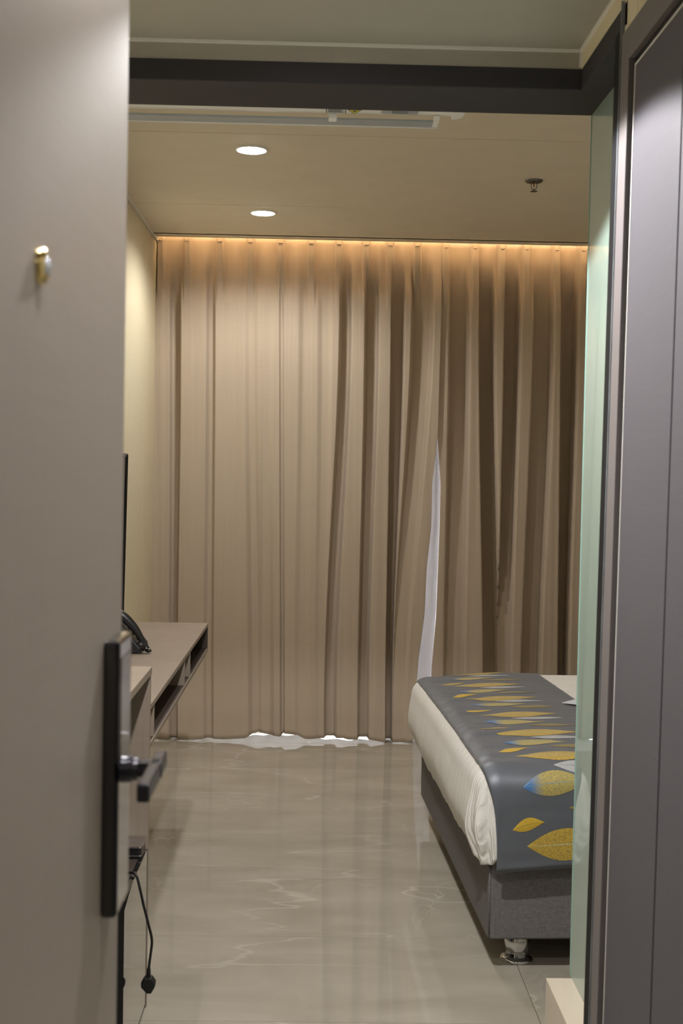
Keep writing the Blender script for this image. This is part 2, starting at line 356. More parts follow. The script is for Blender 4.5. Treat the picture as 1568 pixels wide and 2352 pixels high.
struct('wall_bathroom', MB().box(.66, XR, BY0 + .09, BY1, 0, 2.9).box(.70, XR, 1.35, 1.45, 0, 2.9).box(2.2, 2.3, 1.4, 2.8, 0, 2.4), mBathW, 'bathroom partition wall behind the frosted glass', 'wall')
struct('wall_front', MB().box(-1.0, -.255, .30, .42, 0, 2.9).box(XC + .02, 2.9, .30, .42, 0, 2.9).box(-.255, XC + .02, .30, .42, 2.15, 2.9), mHall, 'wall with the entrance doorway', 'wall')
struct('wall_hall', MB().box(-1.2, -1.1, -2.2, .3, 0, 2.5).box(2.8, 2.9, -2.2, .3, 0, 2.5).box(-1.2, 2.9, -2.2, -2.1, 0, 2.5), mHall, 'hallway walls outside the entrance', 'wall')
struct('ceiling_hall', B(-1.2, 2.9, -2.2, .3, 2.42, 2.5), mCeilE, 'hallway ceiling outside the entrance', 'ceiling')
# ceilings
ce = struct('ceiling', B(XL - .1, XR + .1, BY1, YC, ZR + .012, ZR + .05), mCeil, 'beige panelled bedroom ceiling with thin seams', 'ceiling')
yc = [BY1, 3.18, 4.362, 5.537, YC]
for a, b in zip(yc, yc[1:]):
    mk('ceiling_panel', B(XL + .012, XR, a + .0025, b - (.0025 if b < YC else 0), ZR, ZR + .012), mCeil, ce, .001)
struct('ceiling_cove', MB().box(XL - .1, XR + .1, YC - .08, YW + .2, 2.70, 2.74).box(XL - .1, XR + .1, YC - .10, YC - .08, ZR, 2.74), mCeil, 'hidden curtain pocket above the ceiling edge', 'ceiling')
led = mk('led_strip', MB().box(XL + .05, XR - .05, YC - .055, YC - .040, ZR + .055, ZR + .062), mLED, org=(0, YC - .05, ZR + .05))
tag(led, 'warm light strip hidden in the curtain pocket above curtains', 'light strip')
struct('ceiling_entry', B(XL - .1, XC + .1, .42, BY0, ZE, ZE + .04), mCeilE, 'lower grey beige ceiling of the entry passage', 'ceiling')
struct('trim_1', MB().box(XL, XL + .014, BY1, 6.44, ZR - .010, ZR), mTrimW, 'pale metal trim between left wall and bedroom ceiling', 'trim')
struct('trim_2', MB().box(XL, XC, BY0 - .006, BY0, ZE - .006, ZE).box(XC - .006, XC, .42, BY0, ZE - .006, ZE).box(XC - .005, XC, BY0 - .005, BY0, 2.29, ZE), mTrimW,
       'pale bead along the edge of the entry ceiling', 'trim')
# beam with dark board
bm_ = struct('wall_beam', B(XL, .66, BY0 + .006, BY1 - .004, BZ + .01, 2.9), mHall, 'beam across the room between entry and bedroom', 'wall')
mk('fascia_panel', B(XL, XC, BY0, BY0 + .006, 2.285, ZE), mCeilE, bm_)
mk('black_face_board', B(XL, XC + .004, BY0 - .002, BY0 + .006, BZ + .001, 2.286), mBlackB, bm_, .001)
mk('black_soffit_board', B(XL, .66, BY0 - .001, BY1, BZ, BZ + .009), mBlackB, bm_, .001)
mk('cream_back_board', B(XL, .66, BY1 - .004, BY1, BZ + .009, 2.6), mWall, bm_)
# window
wn = struct('window_1', MB().box(-.7, 2.6, YW + .11, YW + .16, .02, .07).box(-.7, 2.6, YW + .11, YW + .16, 2.4, 2.45).box(-.7, -.65, YW + .11, YW + .16, .02, 2.45).box(2.55, 2.6, YW + .11, YW + .16, .02, 2.45).box(.92, .98, YW + .11, YW + .16, .02, 2.45),
            mFrame, 'tall bright window behind the closed curtains', 'window')
mk('pane', B(-.66, .93, YW + .13, YW + .137, .06, 2.41), mClear, wn); mk('pane', B(.97, 2.56, YW + .13, YW + .137, .06, 2.41), mClear, wn)

# ------------------------------------------------------------------ curtains
def Xat(px, z):                 # metres along the curtain plane (y = 6.33) for a measured column, at height z
    k = 6.40 / F
    y_img = 1080 - (z - CZ) / k
    return ((px - 725) + .018 * (y_img - 1080)) * k
def lerp(a, b, t): return a + (b - a) * t
def sm(t): t = max(0, min(1, t)); return t * t * (3 - 2 * t)
def tab(t, tb):                 # piecewise linear table [(k, v)...]
    if t <= tb[0][0]: return tb[0][1]
    for (a, va), (b, vb) in zip(tb, tb[1:]):
        if t <= b: return lerp(va, vb, (t - a) / (b - a))
    return tb[-1][1]
# valleys: (left px, right px) upper / lower, depth upper / lower, edge softness px
VAL = [((397, 413), (392, 402), .060, .050, 6), ((483, 489), (474, 482), .040, .026, 9), ((574, 582), (580, 592), .014, .030, 13),
       ((610, 616), (602, 618), .002, .028, 14), ((645, 649), (646, 650), .022, .030, 4), ((698, 704), (688, 700), .022, .010, 14), ((742, 752), (732, 740), .010, .008, 14),
       ((786, 801), (750, 766), .085, .065, 8), ((841, 866), (826, 843), .085, .070, 5), ((900, 926), (889, 899), .100, .100, 4),
       ((950, 988), (905, 928), .075, .012, 8)]
VALR = [((1037, 1073), (1026, 1064), .070, .030, 8), ((1103, 1134), (1117, 1150), .100, .110, 5), ((1162, 1192), (1150, 1172), .095, .060, 6),
        ((1232, 1267), (1206, 1240), .070, .060, 9), ((1292, 1326), (1290, 1308), .100, .100, 5), ((1350, 1400), (1346, 1390), .090, .09, 6)]
PIN = [371, 432, 507, 576, 645, 715, 778, 841, 896, 958]
PINR = [1024, 1092, 1155, 1211, 1280, 1341]
x = 1400
while x < 1960:
    VALR.append(((x, x + 30), (x - 6, x + 26), .09, .09, 6)); PINR.append(x + 5 + 3); x += 64
HEMT = [(330, 1708), (410, 1710), (440, 1709), (468, 1706), (510, 1707), (560, 1704), (580, 1695), (592, 1691), (612, 1696), (645, 1699), (650, 1692), (682, 1695),
        (700, 1704), (740, 1702), (788, 1700), (796, 1703), (801, 1704), (850, 1703), (885, 1709), (890, 1709), (1990, 1709)]
def curtain(name, pxl, pxr, vals, pins, left_edge, right_edge, nx):
    nz = 110; mb = MB(); zt = 2.60; DK = 1.0 if vals is VAL else 1.35
    for j in range(nz + 1):
        tz = j / nz
        for i in range(nx + 1):
            t = i / nx
            # cloth column in px space, edges drift with height
            zb = 0.03; z = lerp(zt, zb, tz)
            yi = 1080 - (z - CZ) * F / 6.40
            l = left_edge(yi); r = right_edge(yi); px = lerp(l, r, t)
            q = sm((yi - 700) / 950)
            dep = 0
            for (a0, a1), (b0, b1), d0, d1, e in vals:
                va = lerp(a0, b0, q); vb = lerp(a1, b1, q)
                if va - 25 < px < vb + 25:
                    dep = max(dep, DK * lerp(d0, d1, q) * sm((px - va + e) / e) * sm((vb + e - px) / e))
            full = -.06 + dep
            full += .006 * noise.noise((px * .025, z * .9, 3)) + 0.002 * noise.noise((px * .09, z * .5, 8))
            # top pinch pleats
            top = .012
            for pc in pins:
                dd = abs(px - pc)
                if dd < 30: top = min(top, lerp(-.045, .012, sm((dd - 6) / 4)))
            # scalloped slack under the heading
            near = min(abs(px - pc) for pc in pins)
            top -= .012 * sm(near / 34)
            k = sm((yi - 585) / 130)
            y = lerp(top, full, k)
            y += .007 * noise.noise((px * .05, z * 9, 1)) * math.exp(-((yi - 640) / 60) ** 2)
            if yi < 587: y += .004
            # hem
            hem_y = tab(px, HEMT); zh = max(.003, CZ - (hem_y - 1082) * 6.385 / F)
            z2 = lerp(zt, zh, tz)
            if z2 < zh + .10: y += .0025 * sm((zh + .10 - z2) / .006)
            mb.v.append((Xat(px, z2), 6.445 + y, z2))
    for j in range(nz):
        for i in range(nx):
            a = j * (nx + 1) + i; mb.f.append((a, a + 1, a + nx + 2, a + nx + 1))
    o = mk(name, mb, mCurt, None, smooth=True, org=(0, 6.445, 0))
    so = o.modifiers.new('thick', 'SOLIDIFY'); so.thickness = .003; so.offset = 1
    return o
LE = lambda yi: tab(yi, [(560, 358), (1700, 341)])
LR = lambda yi: tab(yi, [(560, 1016), (985, 1005), (1100, 992), (1200, 990), (1290, 980), (1400, 975), (1500, 962), (1600, 953), (1690, 949), (1720, 957)])
RL = lambda yi: tab(yi, [(560, 1002), (985, 1004), (1100, 1012), (1200, 1010), (1400, 1003), (1520, 993), (1580, 989), (1720, 985)])
RR = lambda yi: 1930
c1 = curtain('curtain', 0, 0, VAL, PIN, LE, LR, 520)
tag(c1, 'taupe linen blackout curtain, wide left panel hanging behind the desk', 'curtain', 'blackout curtains')
c2 = curtain('curtain', 0, 0, VALR, PINR, RL, RR, 560)
c2.location.y += .026
tag(c2, 'taupe linen blackout curtain, right panel hanging behind the bed', 'curtain', 'blackout curtains')
# stitched pinch tabs at the heading
for cur, pins in ((c1, PIN), (c2, PINR[:7])):
    for pc in pins:
        z = 2.575; mb = MB(); xx = Xat(pc, z)
        mb.tube([(xx - .011, 6.447 - .043, z - .004), (xx, 6.447 - .05, z - .006), (xx + .011, 6.447 - .043, z - .003)], .0035, 6)
        mk('pleat_stitch', mb, mCurt, cur, smooth=True, org=(xx, 6.40, z))
# sheer
mb = MB(); n = 420
for j in range(41):
    z = lerp(2.6, .018, j / 40)
    for i in range(n + 1):
        xx = lerp(XL + .03, XR - .03, i / n); a = xx * 2 * PI / .11
        mb.v.append((xx, 6.60 + .018 * math.sin(a + .5 * math.sin(a * .37)) * (1 if z > .3 else 1) + .006 * noise.noise((xx * 5, z, 0)), z + .012 * math.sin(xx * 9) * (1 if j == 40 else 0)))
for j in range(40):
    for i in range(n):
        a = j * (n + 1) + i; mb.f.append((a, a + 1, a + n + 2, a + n + 1))
sh = mk('sheer_curtain', mb, mSheer, None, smooth=True, org=(0, 6.6, 0))
tag(sh, 'white sheer curtain glowing behind the taupe curtains and under their hem', 'curtain')
# fold of the sheer pushed out through the gap between the curtains
mb = MB(); nz = 60; n = 26
Rr = lambda yi: tab(yi, [(985, 1006), (1100, 1013), (1200, 1011), (1400, 1004), (1520, 995), (1580, 990), (1690, 984), (1720, 978)])
Ll = lambda yi: tab(yi, [(985, 1004), (1100, 993), (1200, 991), (1290, 981), (1400, 976), (1500, 963), (1600, 954), (1690, 948), (1722, 956)])
for j in range(nz + 1):
    z = lerp(1.66, .012, j / nz); yi = 1080 - (z - CZ) * F / 6.40
    l = Ll(yi) - 5; r = Rr(yi) + 3
    for i in range(n + 1):
        t = i / n; px = lerp(l, r, t)
        mb.v.append((Xat(px, z), 6.50 - .05 * math.sin(t * PI) - .006 * math.sin(t * 3 * PI + z * 2), z))
for j in range(nz):
    for i in range(n):
        a = j * (n + 1) + i; mb.f.append((a, a + 1, a + n + 2, a + n + 1))
mk('gathered_fold', mb, mSheer, sh, smooth=True, org=(.6, 6.5, 0))

# ------------------------------------------------------------------ entrance door
dr = thing('door_1', (-.22, .43, 0), 'open taupe laminate entrance door on the left with black lock', 'door', kind='structure')
mk('door_leaf', B(-.247, -.2, .435, 1.297, .008, 2.12), mDoor, dr, .0015)
mk('edge_seal', B(-.243, -.205, 1.2972, 1.300, .01, 2.11), mBlack, dr)
lp = mk('lock_plate', B(-.2, -.184, 1.185, 1.262, .974, 1.243), mGlossBlk, dr, .004)
mb = MB().lathe([(.0135, 0), (.0135, .005), (.012, .008), (.0115, .012)], (-.184, 1.236, 1.108), 28, 'X')
mk('lever_boss', mb, mLever, lp, smooth=False)
mb = MB().lathe([(.0085, 0), (.0085, .028)], (-.176, 1.236, 1.108), 24, 'X')
mb.box(-.176, -.150, 1.228, 1.246, 1.102, 1.116)
mk('lever_shaft', mb, mLever, lp, .001)
mk('lever_handle', B(-.161, -.149, 1.145, 1.286, 1.098, 1.116), mLever, lp, .0025)
mk('card_reader_window', B(-.1838, -.1834, 1.195, 1.252, 1.12, 1.225), mTV, lp)
ph = mk('peephole', MB().lathe([(.0135, -.002), (.0135, .002), (.0115, .005), (.008, .006), (.0075, .004)], (-.2, .896, 1.552), 28, 'X'), mBrass, dr, smooth=True)
mk('peephole_lens', MB().lathe([(.0075, 0), (.006, .0025), (.003, .004), (.0005, .0045)], (-.196, .896, 1.552), 20, 'X'), mLens, ph, smooth=True)

# ------------------------------------------------------------------ right: bathroom door and casing
LK = .016
d2 = thing('door_2', (.60, 1.9, 0), 'grey linen-textured door in a grey casing at the right edge', 'door', kind='structure')
mk('casing_upright', MB().lean(XC - .005, XC + .03, 2.262, 2.318, 0, 2.226, LK), mCasing, d2, .001)
mk('casing_head', B(XC - .005, XC + .03, 1.40, 2.3175, 2.166, 2.2265), mCasing, d2, .001)
mk('casing_upright', MB().lean(XC - .005, XC + .03, 1.40, 1.46, 0, 2.165, LK), mCasing, d2, .001)
mk('shadow_groove', MB().lean(XC + .006, XC + .03, 2.246, 2.262, 0, 2.166, LK).box(XC + .006, XC + .03, 1.46, 2.262, 2.15, 2.166), mBlack, d2)
def lean_box(x0, x1, y0, y1, z0, z1): 
    return MB().lean(x0, x1, y0, y1, z0, z1, LK)
mk('bead', MB().lean(XC + .002, XC + .012, 2.2425, 2.2455, 0, 2.15, LK).box(XC + .002, XC + .012, 1.46, 2.2455, 2.1475, 2.1505), mTrimW, d2)
mk('door_panel', lean_box(XC + .003, XC + .035, 1.945, 2.2425, .01, 2.1475), mDoorG, d2, .0008)
mk('door_panel', lean_box(XC + .003, XC + .035, 1.47, 1.937, .01, 2.1475), mDoorG, d2, .0008)
mk('door_core', lean_box(XC + .014, XC + .034, 1.46, 2.244, .01, 2.146), mBlack, d2)
# frosted partition
gp = thing('glass_partition', (.62, 2.6, 0), 'greenish frosted glass panel in black frame on the marble curb', 'glass panel')
gl = mk('glass_pane', B(.622, .632, 2.34, 2.88, .228, 2.243), mGreen, gp)
mk('polished_edge', B(.6205, .6335, 2.8795, 2.8825, .228, 2.243), mGreenE, gp)
mk('black_post', MB().lean(XC - .006, .640, 2.322, 2.366, 0, 2.2405, LK), mPost, gp, .001)
mk('sealant_bead', MB().lean(XC - .0068, XC + .006, 2.3185, 2.3218, 0, 2.29, LK), mSeal, gp)
mk('top_rail', B(XC, .645, 2.30, BY0, 2.241, 2.2855), mBlackB, gp, .001)
mk('floor_clip', B(.606, .622, 2.62, 2.645, .228, .262), mChrome, gp, .002)
cb = struct('trim_3', B(.562, .72, 1.47, 2.868, 0, .228), mMarble, 'cream marble curb under the frosted glass', 'curb', .002)

# ------------------------------------------------------------------ desk along left wall
DX = -.426
dk = thing('desk', (-.63, 4.1, 0), 'long brown wood wall desk with open compartments under its top', 'desk')
Y0, Y1 = 3.222, 5.04
mk('desk_top', B(XL + .008, DX, Y0, Y1, .766, .781), mDesk, dk, .001)
mk('lower_shelf', B(XL + .008, DX, Y0, Y1, .664, .678), mDesk, dk, .001)
for y in (3.37, 4.166, 4.342):
    mk('divider', B(XL + .01, DX - .002, y - .007, y + .007, .678, .766), mDesk, dk)
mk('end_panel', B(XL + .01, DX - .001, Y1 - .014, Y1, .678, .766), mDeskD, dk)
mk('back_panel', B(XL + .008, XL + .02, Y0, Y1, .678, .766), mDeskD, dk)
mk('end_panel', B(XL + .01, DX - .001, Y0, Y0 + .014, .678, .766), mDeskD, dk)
mk('shelf_shade', B(XL + .01, DX - .003, Y0 + .014, Y1 - .014, .678, .6788), mDeskD, dk)  # thin dark sheet added as painted shade over the lower shelf
# minibar cabinet
mc = thing('minibar_cabinet', (-.63, 2.9, 0), 'brown wood niche cabinet with raised top in front of the desk', 'cabinet')
mk('cabinet_top', B(XL + .008, -.416, 2.0, 3.221, .872, .892), mDesk, mc, .001)
mk('side_panel', B(XL + .008, -.418, 3.202, 3.2215, .0, .872), mDesk, mc, .001)
mk('side_panel', B(XL + .008, -.418, 2.0, 2.02, .0, .872), mDesk, mc, .001)
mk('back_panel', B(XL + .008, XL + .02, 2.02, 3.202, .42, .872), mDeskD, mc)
fr = thing('minibar_fridge', (-.63, 2.9, 0), 'low black minibar with mirror-like smoked glass front under the cabinet', 'fridge')
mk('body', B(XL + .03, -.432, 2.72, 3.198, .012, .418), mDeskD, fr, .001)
mk('glass_door', B(-.431, -.419, 2.812, 3.196, .014, .4185), mFridge, fr, .001)
mk('side_stile', B(-.431, -.418, 2.715, 2.808, .014, .4185), mRough, fr, .001)
mk('side_stile', B(-.4305, -.4185, 3.1962, 3.2005, .014, .4185), mBlack, fr)
mk('foot', B(-.50, -.46, 2.76, 2.80, 0, .012), mBlack, fr); mk('foot', B(-.50, -.46, 3.12, 3.16, 0, .012), mBlack, fr)
mk('foot', B(-.78, -.74, 2.76, 2.80, 0, .012), mBlack, fr); mk('foot', B(-.78, -.74, 3.12, 3.16, 0, .012), mBlack, fr)
# black appliance with chrome lines on the minibar
ap = thing('kettle_tray', (-.52, 3.11, .4185), 'black tray with two chrome lines on top of the minibar', 'tray')
def rrect(cx, cy, hx, hy, r, n=6):
    p = []
    for sx, sy, a0 in ((1, 1, 0), (-1, 1, PI / 2), (-1, -1, PI), (1, -1, 1.5 * PI)):
        for k in range(n + 1):
            a = a0 + k / n * PI / 2; p.append((cx + sx * (hx - r) + r * math.cos(a), cy + sy * (hy - r) + r * math.sin(a)))
    return p
mk('tray_body', MB().prism(rrect(-.52, 3.155, .096, .038, .008), 'Z', .4187, .446), mPhone, ap)
mk('chrome_rim', MB().prism(rrect(-.52, 3.155, .0975, .0395, .009), 'Z', .446, .450), mChrome, ap)
mk('chrome_rim', MB().prism(rrect(-.52, 3.155, .0975, .0395, .009), 'Z', .4255, .428), mChrome, ap)
# power cord
cordp = [(-.60, 3.02, .426), (-.52, 3.01, .424), (-.47, 3.0, .424), (-.437, 2.995, .4245), (-.418, 2.985, .4225), (-.406, 2.975, .39), (-.396, 2.97, .352), (-.388, 2.97, .322), (-.382, 2.97, .299),
         (-.377, 2.97, .280), (-.375, 2.97, .262), (-.377, 2.97, .24), (-.380, 2.97, .215), (-.382, 2.97, .195)]
def spline(pts, n=6):
    P = [Vector(p) for p in pts]; out = []
    for i in range(len(P) - 1):
        p0, p1, p2, p3 = P[max(i - 1, 0)], P[i], P[i + 1], P[min(i + 2, len(P) - 1)]
        for k in range(n):
            t = k / n; out.append(.5 * ((2 * p1) + (p2 - p0) * t + (2 * p0 - 5 * p1 + 4 * p2 - p3) * t * t + (3 * p1 - p0 - 3 * p2 + p3) * t ** 3))
    out.append(P[-1]); return out
pc = thing('power_cord', (-.40, 2.97, .3), 'black power cord with plug hanging over the minibar front', 'cord')
mk('cable', MB().tube(spline(cordp), .0032, 10), mCable, pc, smooth=True)
mk('strain_relief', MB().tube([(-.382, 2.97, .200), (-.382, 2.97, .178)], [.0045, .0058], 12), mCable, pc)
mk('plug', MB().prism([(-.382 + a, .160 + b) for a, b in ((-.009, .019), (.008, .019), (.017, .006), (.0165, -.003), (.008, -.019), (-.003, -.019), (-.0165, -.004), (-.017, .006))], 'Y', 2.957, 2.983), mCable, pc, .003)

# phone on desk
tp = thing('desk_phone', (-.66, 4.22, .781), 'black desk telephone with handset on the wood desk', 'telephone')
mk('phone_base', MB().prism([(-.77, .782), (-.575, .782), (-.578, .80), (-.655, .895), (-.67, .90), (-.765, .84)], 'Y', 4.165, 4.35), mPhone, tp, .006)
arc = [(-.668, 4.185, .918), (-.650, 4.185, .912), (-.625, 4.185, .892), (-.598, 4.185, .862), (-.578, 4.185, .830), (-.566, 4.185, .806), (-.560, 4.185, .795)]
mk('handset', MB().tube(spline(arc, 4), [.013 + .003 * math.sin(i * .26) for i in range(25)], 14), mPhone, tp, smooth=True)
mk('ear_cup', MB().tube([(-.595, 4.185, .80), (-.578, 4.185, .808), (-.565, 4.185, .80)], [.014, .019, .012], 14), mPhone, tp, smooth=True)
cc = [(-.563, 4.185, .792), (-.553, 4.18, .790), (-.545, 4.18, .794)]
mk('cord_plug', MB().tube(cc, [.005, .006, .0065], 10), mPhone, tp, smooth=True)
mk('cord', MB().tube(spline([(-.546, 4.18, .790), (-.556, 4.172, .783), (-.575, 4.168, .7825), (-.60, 4.165, .783)], 5), .0012, 6), mCable, tp, smooth=True)
for i in range(4):
    for j in range(3):
        u = .2 + .18 * i; x0 = lerp(-.655, -.578, u); z0 = lerp(.895, .80, u); yy = 4.235 + .026 * j
        mk('key', MB().tube([(x0, yy, z0), (x0 + .004, yy, z0 + .0035)], .006, 8), mTVf, tp)
mk('notice_card', MB().prism([(-.672, .880), (-.645, .815), (-.643, .816), (-.670, .881)], 'Y', 4.12, 4.155), mCard, tp)

# television
tv = thing('television', (-.80, 4.7, .79), 'flat television with dark screen edge leaning from the left wall', 'television')
def tvq(x0, x1, y0, y1, lean=.010): 
    b = MB().box(x0, x1, y0, y1, .79, 1.459); b.v = [(x - (lean if z < 1 else 0), y, z) for x, y, z in b.v]; return b
mk('screen', tvq(-.797, -.789, 4.1, 5.17), mTVf, tv, .001)
mk('bezel', tvq(-.797, -.786, 5.17, 5.222), mRough, tv)
mk('frame', MB().box(-.818, -.787, 4.095, 5.222, 1.45, 1.465).add(tvq(-.818, -.7975, 4.1, 5.218).v, tvq(-.818, -.7975, 4.1, 5.218).f), mTVf, tv, .001)
mk('wall_bracket', B(XL + .006, -.81, 4.5, 4.8, 1.0, 1.2), mBlack, tv)

# ------------------------------------------------------------------ air conditioner
ac = thing('air_conditioner', (-.1, 3.0, 2.29), 'white wall air conditioner seen from below behind the black beam', 'air conditioner')
mb = MB(); prof = [(2.888, 2.30), (2.90, 2.292), (3.08, 2.291), (3.115, 2.297), (3.132, 2.32), (3.142, 2.40), (3.138, 2.52), (3.12, 2.545), (2.888, 2.55)]
mb.prism(prof, 'X', -.505, .322)
mb2 = MB().prism([(p[0], p[1]) for p in prof], 'X', .322, .345)
mk('casing', mb, mACw, ac)
capv = MB(); capp = [(.322, 2.888), (.352, 2.888), (.352, 3.085)] + [(.322 + .03 * math.cos(a), 3.10 + .032 * math.sin(a)) for a in [0, .4, .8, 1.2, PI / 2]]
mk('end_cap', capv.prism(capp, 'Z', 2.292, 2.545), mACw, ac, .004)
mk('louvre', B(-.49, .290, 3.108, 3.155, 2.279, 2.285), mACg, ac, .002)
mk('louvre_lip', B(-.49, .292, 3.155, 3.160, 2.277, 2.290), mACw, ac, .001)
mk('louvre_hinge', B(.016, .036, 3.088, 3.12, 2.2775, 2.290), mACw, ac, .001)
mk('louvre_hinge', B(.276, .290, 3.088, 3.15, 2.2775, 2.290), mACw, ac, .001)
lb = mk('rating_label', B(.009, .058, 3.02, 3.084, 2.2885, 2.2902), mInk, ac)
mk('label_face', B(.011, .056, 3.022, 3.082, 2.288, 2.2884), mLabelW, lb)
for k in range(5):
    mk('print_line', B(.014, .053 - .006 * (k % 2), 3.046 + .0065 * k, 3.049 + .0065 * k, 2.2876, 2.2879), mInk, lb)
wt = mk('warning_sign', MB().prism([(.061, 3.05), (.097, 3.05), (.079, 3.088)], 'Z', 2.2884, 2.290), mInk, ac)
mk('yellow_field', MB().prism([(.065, 3.052), (.093, 3.052), (.079, 3.083)], 'Z', 2.2879, 2.2883), mYel, wt)
mk('symbol', MB().lathe([(.0045, 0), (.0045, .0004)], (.079, 3.06, 2.2874), 12), mInk, wt)
lb2 = mk('pale_label', B(.145, .235, 3.03, 3.078, 2.2885, 2.2902), mACg, ac)
for k in range(4):
    mk('print_line', B(.17, .21, 3.045 + .008 * k, 3.047 + .008 * k, 2.288, 2.2884), mTVf, lb2)

# ------------------------------------------------------------------ ceiling fittings
def downlight(x, y, z, label, r=.052):
    t = thing('downlight', (x, y, z), label, 'ceiling light', 'recessed downlights')
    mk('trim_ring', MB().lathe([(r + .008, 0), (r + .008, -.004), (r + .002, -.006), (r, -.003)], (x, y, z), 40), mACw, t)
    mk('diffuser', MB().lathe([(r, -.0032), (r * .9, -.0075), (r * .6, -.0095)], (x, y, z), 40), mLamp, t)
    return t
downlight(-.255, 4.57, ZR, 'round glowing downlight in the bedroom ceiling nearer the entry beam')
downlight(-.26, 5.68, ZR, 'round glowing downlight in the bedroom ceiling nearer the curtains')
downlight(0, 2.28, ZE, 'round downlight in the entry ceiling by the black beam', .04)
downlight(-.02, 1.0, ZE, 'round downlight in the entry ceiling above the entrance door', .04)
sx, sy = .845, 4.95
sp = thing('fire_sprinkler', (sx, sy, ZR), 'chrome fire sprinkler with red bulb hanging from bedroom ceiling', 'sprinkler')
mk('escutcheon', MB().lathe([(.036, 0), (.036, -.002), (.030, -.008), (.014, -.010)], (sx, sy, ZR), 36), mSteel, sp, smooth=True)
for s in (-1, 1):
    mk('frame_arm', MB().tube(spline([(sx + s * .011, sy, ZR - .008), (sx + s * .0115, sy, ZR - .022), (sx + s * .008, sy, ZR - .032), (sx, sy, ZR - .038)], 5), .0016, 8), mSteel, sp, smooth=True)
mk('glass_bulb', MB().tube([(sx, sy, ZR - .01), (sx, sy, ZR - .026)], .0022, 10), mSteelRed, sp, smooth=True)
mk('deflector', MB().lathe([(.003, -.034), (.004, -.041), (.014, -.042), (.014, -.0435), (.003, -.044)], (sx, sy, ZR), 24), mSteel, sp)

# ------------------------------------------------------------------ bed
ang = math.radians(2.1); ORG = Vector((.508, 3.45, 0)); ca, sa = math.cos(ang), math.sin(ang)
def bw(x, y, z): return (ORG.x + x * ca - y * sa, ORG.y + x * sa + y * ca, z)
BL, BWD = 2.05, 1.56
bed = thing('bed', tuple(ORG + Vector((1.0, .8, 0))), 'double bed with grey upholstered base on chrome legs', 'bed')
def rot_mb(mb): mb.v = [bw(*v) for v in mb.v]; return mb
def base_mb():
    mb = MB(); n = 16; pts = []
    r = .03
    prof = [(.0, .10), (-.0, .31), (-.0, .315)]
    mb.prism(rrect(BL / 2, BWD / 2, BL / 2, BWD / 2, .018, 4), 'Z', .095, .325); return rot_mb(mb)
mk('upholstered_base', base_mb(), mBase, bed, .006, smooth=False)
for c in ((.004, .004), (.004, BWD - .004)):
    mk('corner_piping', rot_mb(MB().tube([(c[0], c[1], .10), (c[0] - .001, c[1], .2), (c[0], c[1], .32)], .0028, 8)), mBase, bed, smooth=True)
for x_, y_ in ((.105, .10), (.105, BWD - .12), (BL - .12, .10), (BL - .12, BWD - .12), (.105, BWD / 2)):
    q = Vector(bw(x_, y_, 0))
    lg = mk('leg', MB().lathe([(.0365, .010), (.0365, .097)], q, 36), mChrome, bed, smooth=False)
    for p in lg.data.polygons: p.use_smooth = len(p.vertices) == 4
    fo = mk('leg_flange', MB().lathe([(.046, 0), (.049, .003), (.0485, .007), (.044, .011), (.038, .014), (.037, .016)], q, 36), mChrome, lg, smooth=True)
mk('headboard', rot_mb(B(BL, BL + .08, -.1, BWD + .1, .1, 1.15)), mHead, bed, .01)
# duvet & runner share one surface
TX0, TY0, TY1, TX1, RR_, DL = .02, .030, BWD - .030, BL - .04, .07, .305
def surf(s, t, off=0):
    ox = -s if s < 0 else 0.0; oy = (-t if t < 0 else (t - (TY1 - TY0) if t > TY1 - TY0 else 0)); sgn = -1 if t < 0 else 1
    o = math.hypot(ox, oy); ds, dt = max(s, 0), min(max(t, 0), TY1 - TY0)
    bx, by = TX0 + ds, TY0 + dt
    yy = dt / (TY1 - TY0)
    top = .598 + .016 * sm(ds / .35) - .006 * abs(yy - .5) * 2 - .012 * yy + .004 * noise.noise((bx * 3, by * 3, 0))
    if o < 1e-6: return Vector((bx, by, top + off)), Vector((0, 0, 1)), 0
    dx, dy = -ox / o, sgn * oy / o
    o = min(o, DL + .02)
    r = RR_ + off; a = min(o / RR_, PI / 2)
    h = r * math.sin(a); dz = RR_ - (RR_ + off) * math.cos(a)
    rest = max(0, o - RR_ * PI / 2)
    hb = h
    if rest > 0:
        k = rest / (DL - RR_ * PI / 2)
        hb = h + .012 * math.sin(min(k, 1) * PI) * abs(dx) - .028 * max(0, k - .55) ** 1.4 * 2 * abs(dx)
    z = top - dz - rest
    return Vector((bx + dx * hb, by + dy * hb, z)), Vector((dx, dy, 0)), o
def duvet_pt(s, t):
    p, nrm, o = surf(s, t, 0)
    if o > .05:
        arc = (t if s < 0 else s)
        w = sm((o - .05) / .2)
        fold = .006 * noise.noise((p.x * 14, p.y * 14, p.z * 2)) + .004 * noise.noise((p.x * 30, p.y * 30, 5))
        p += nrm * fold * w * 1.1
        # corner pleat
        if s < 0 and t < 0:
            a = math.atan2(-t, -s); p += nrm * w * .016 * (math.sin(a * 9 + 1.0) * .45 + .2)
        # hem sags lower toward the near corner
        p.z -= w * (.012 * noise.noise((p.x * 4, p.y * 4, 9)) - .008) 
    if o > .2: p.z -= .022 * sm((o - .2) / .12) * (sm((.9 - abs(p.y - .75)) / .9) if s < 0 else 0)
    return p
mb = MB(); ns, ntt = 130, 170; idx = {}
S0, S1, T0, T1 = -DL, TX1 - TX0, -DL, TY1 - TY0 + DL
grid = []
def axis_pts(a0, a1, edges, fine, coarse):
    pts = [a0]; v = a0
    while v < a1 - 1e-9:
        st = fine if any(lo <= v < hi for lo, hi in edges) else coarse
        v = min(v + st, a1); pts.append(v)
    return pts
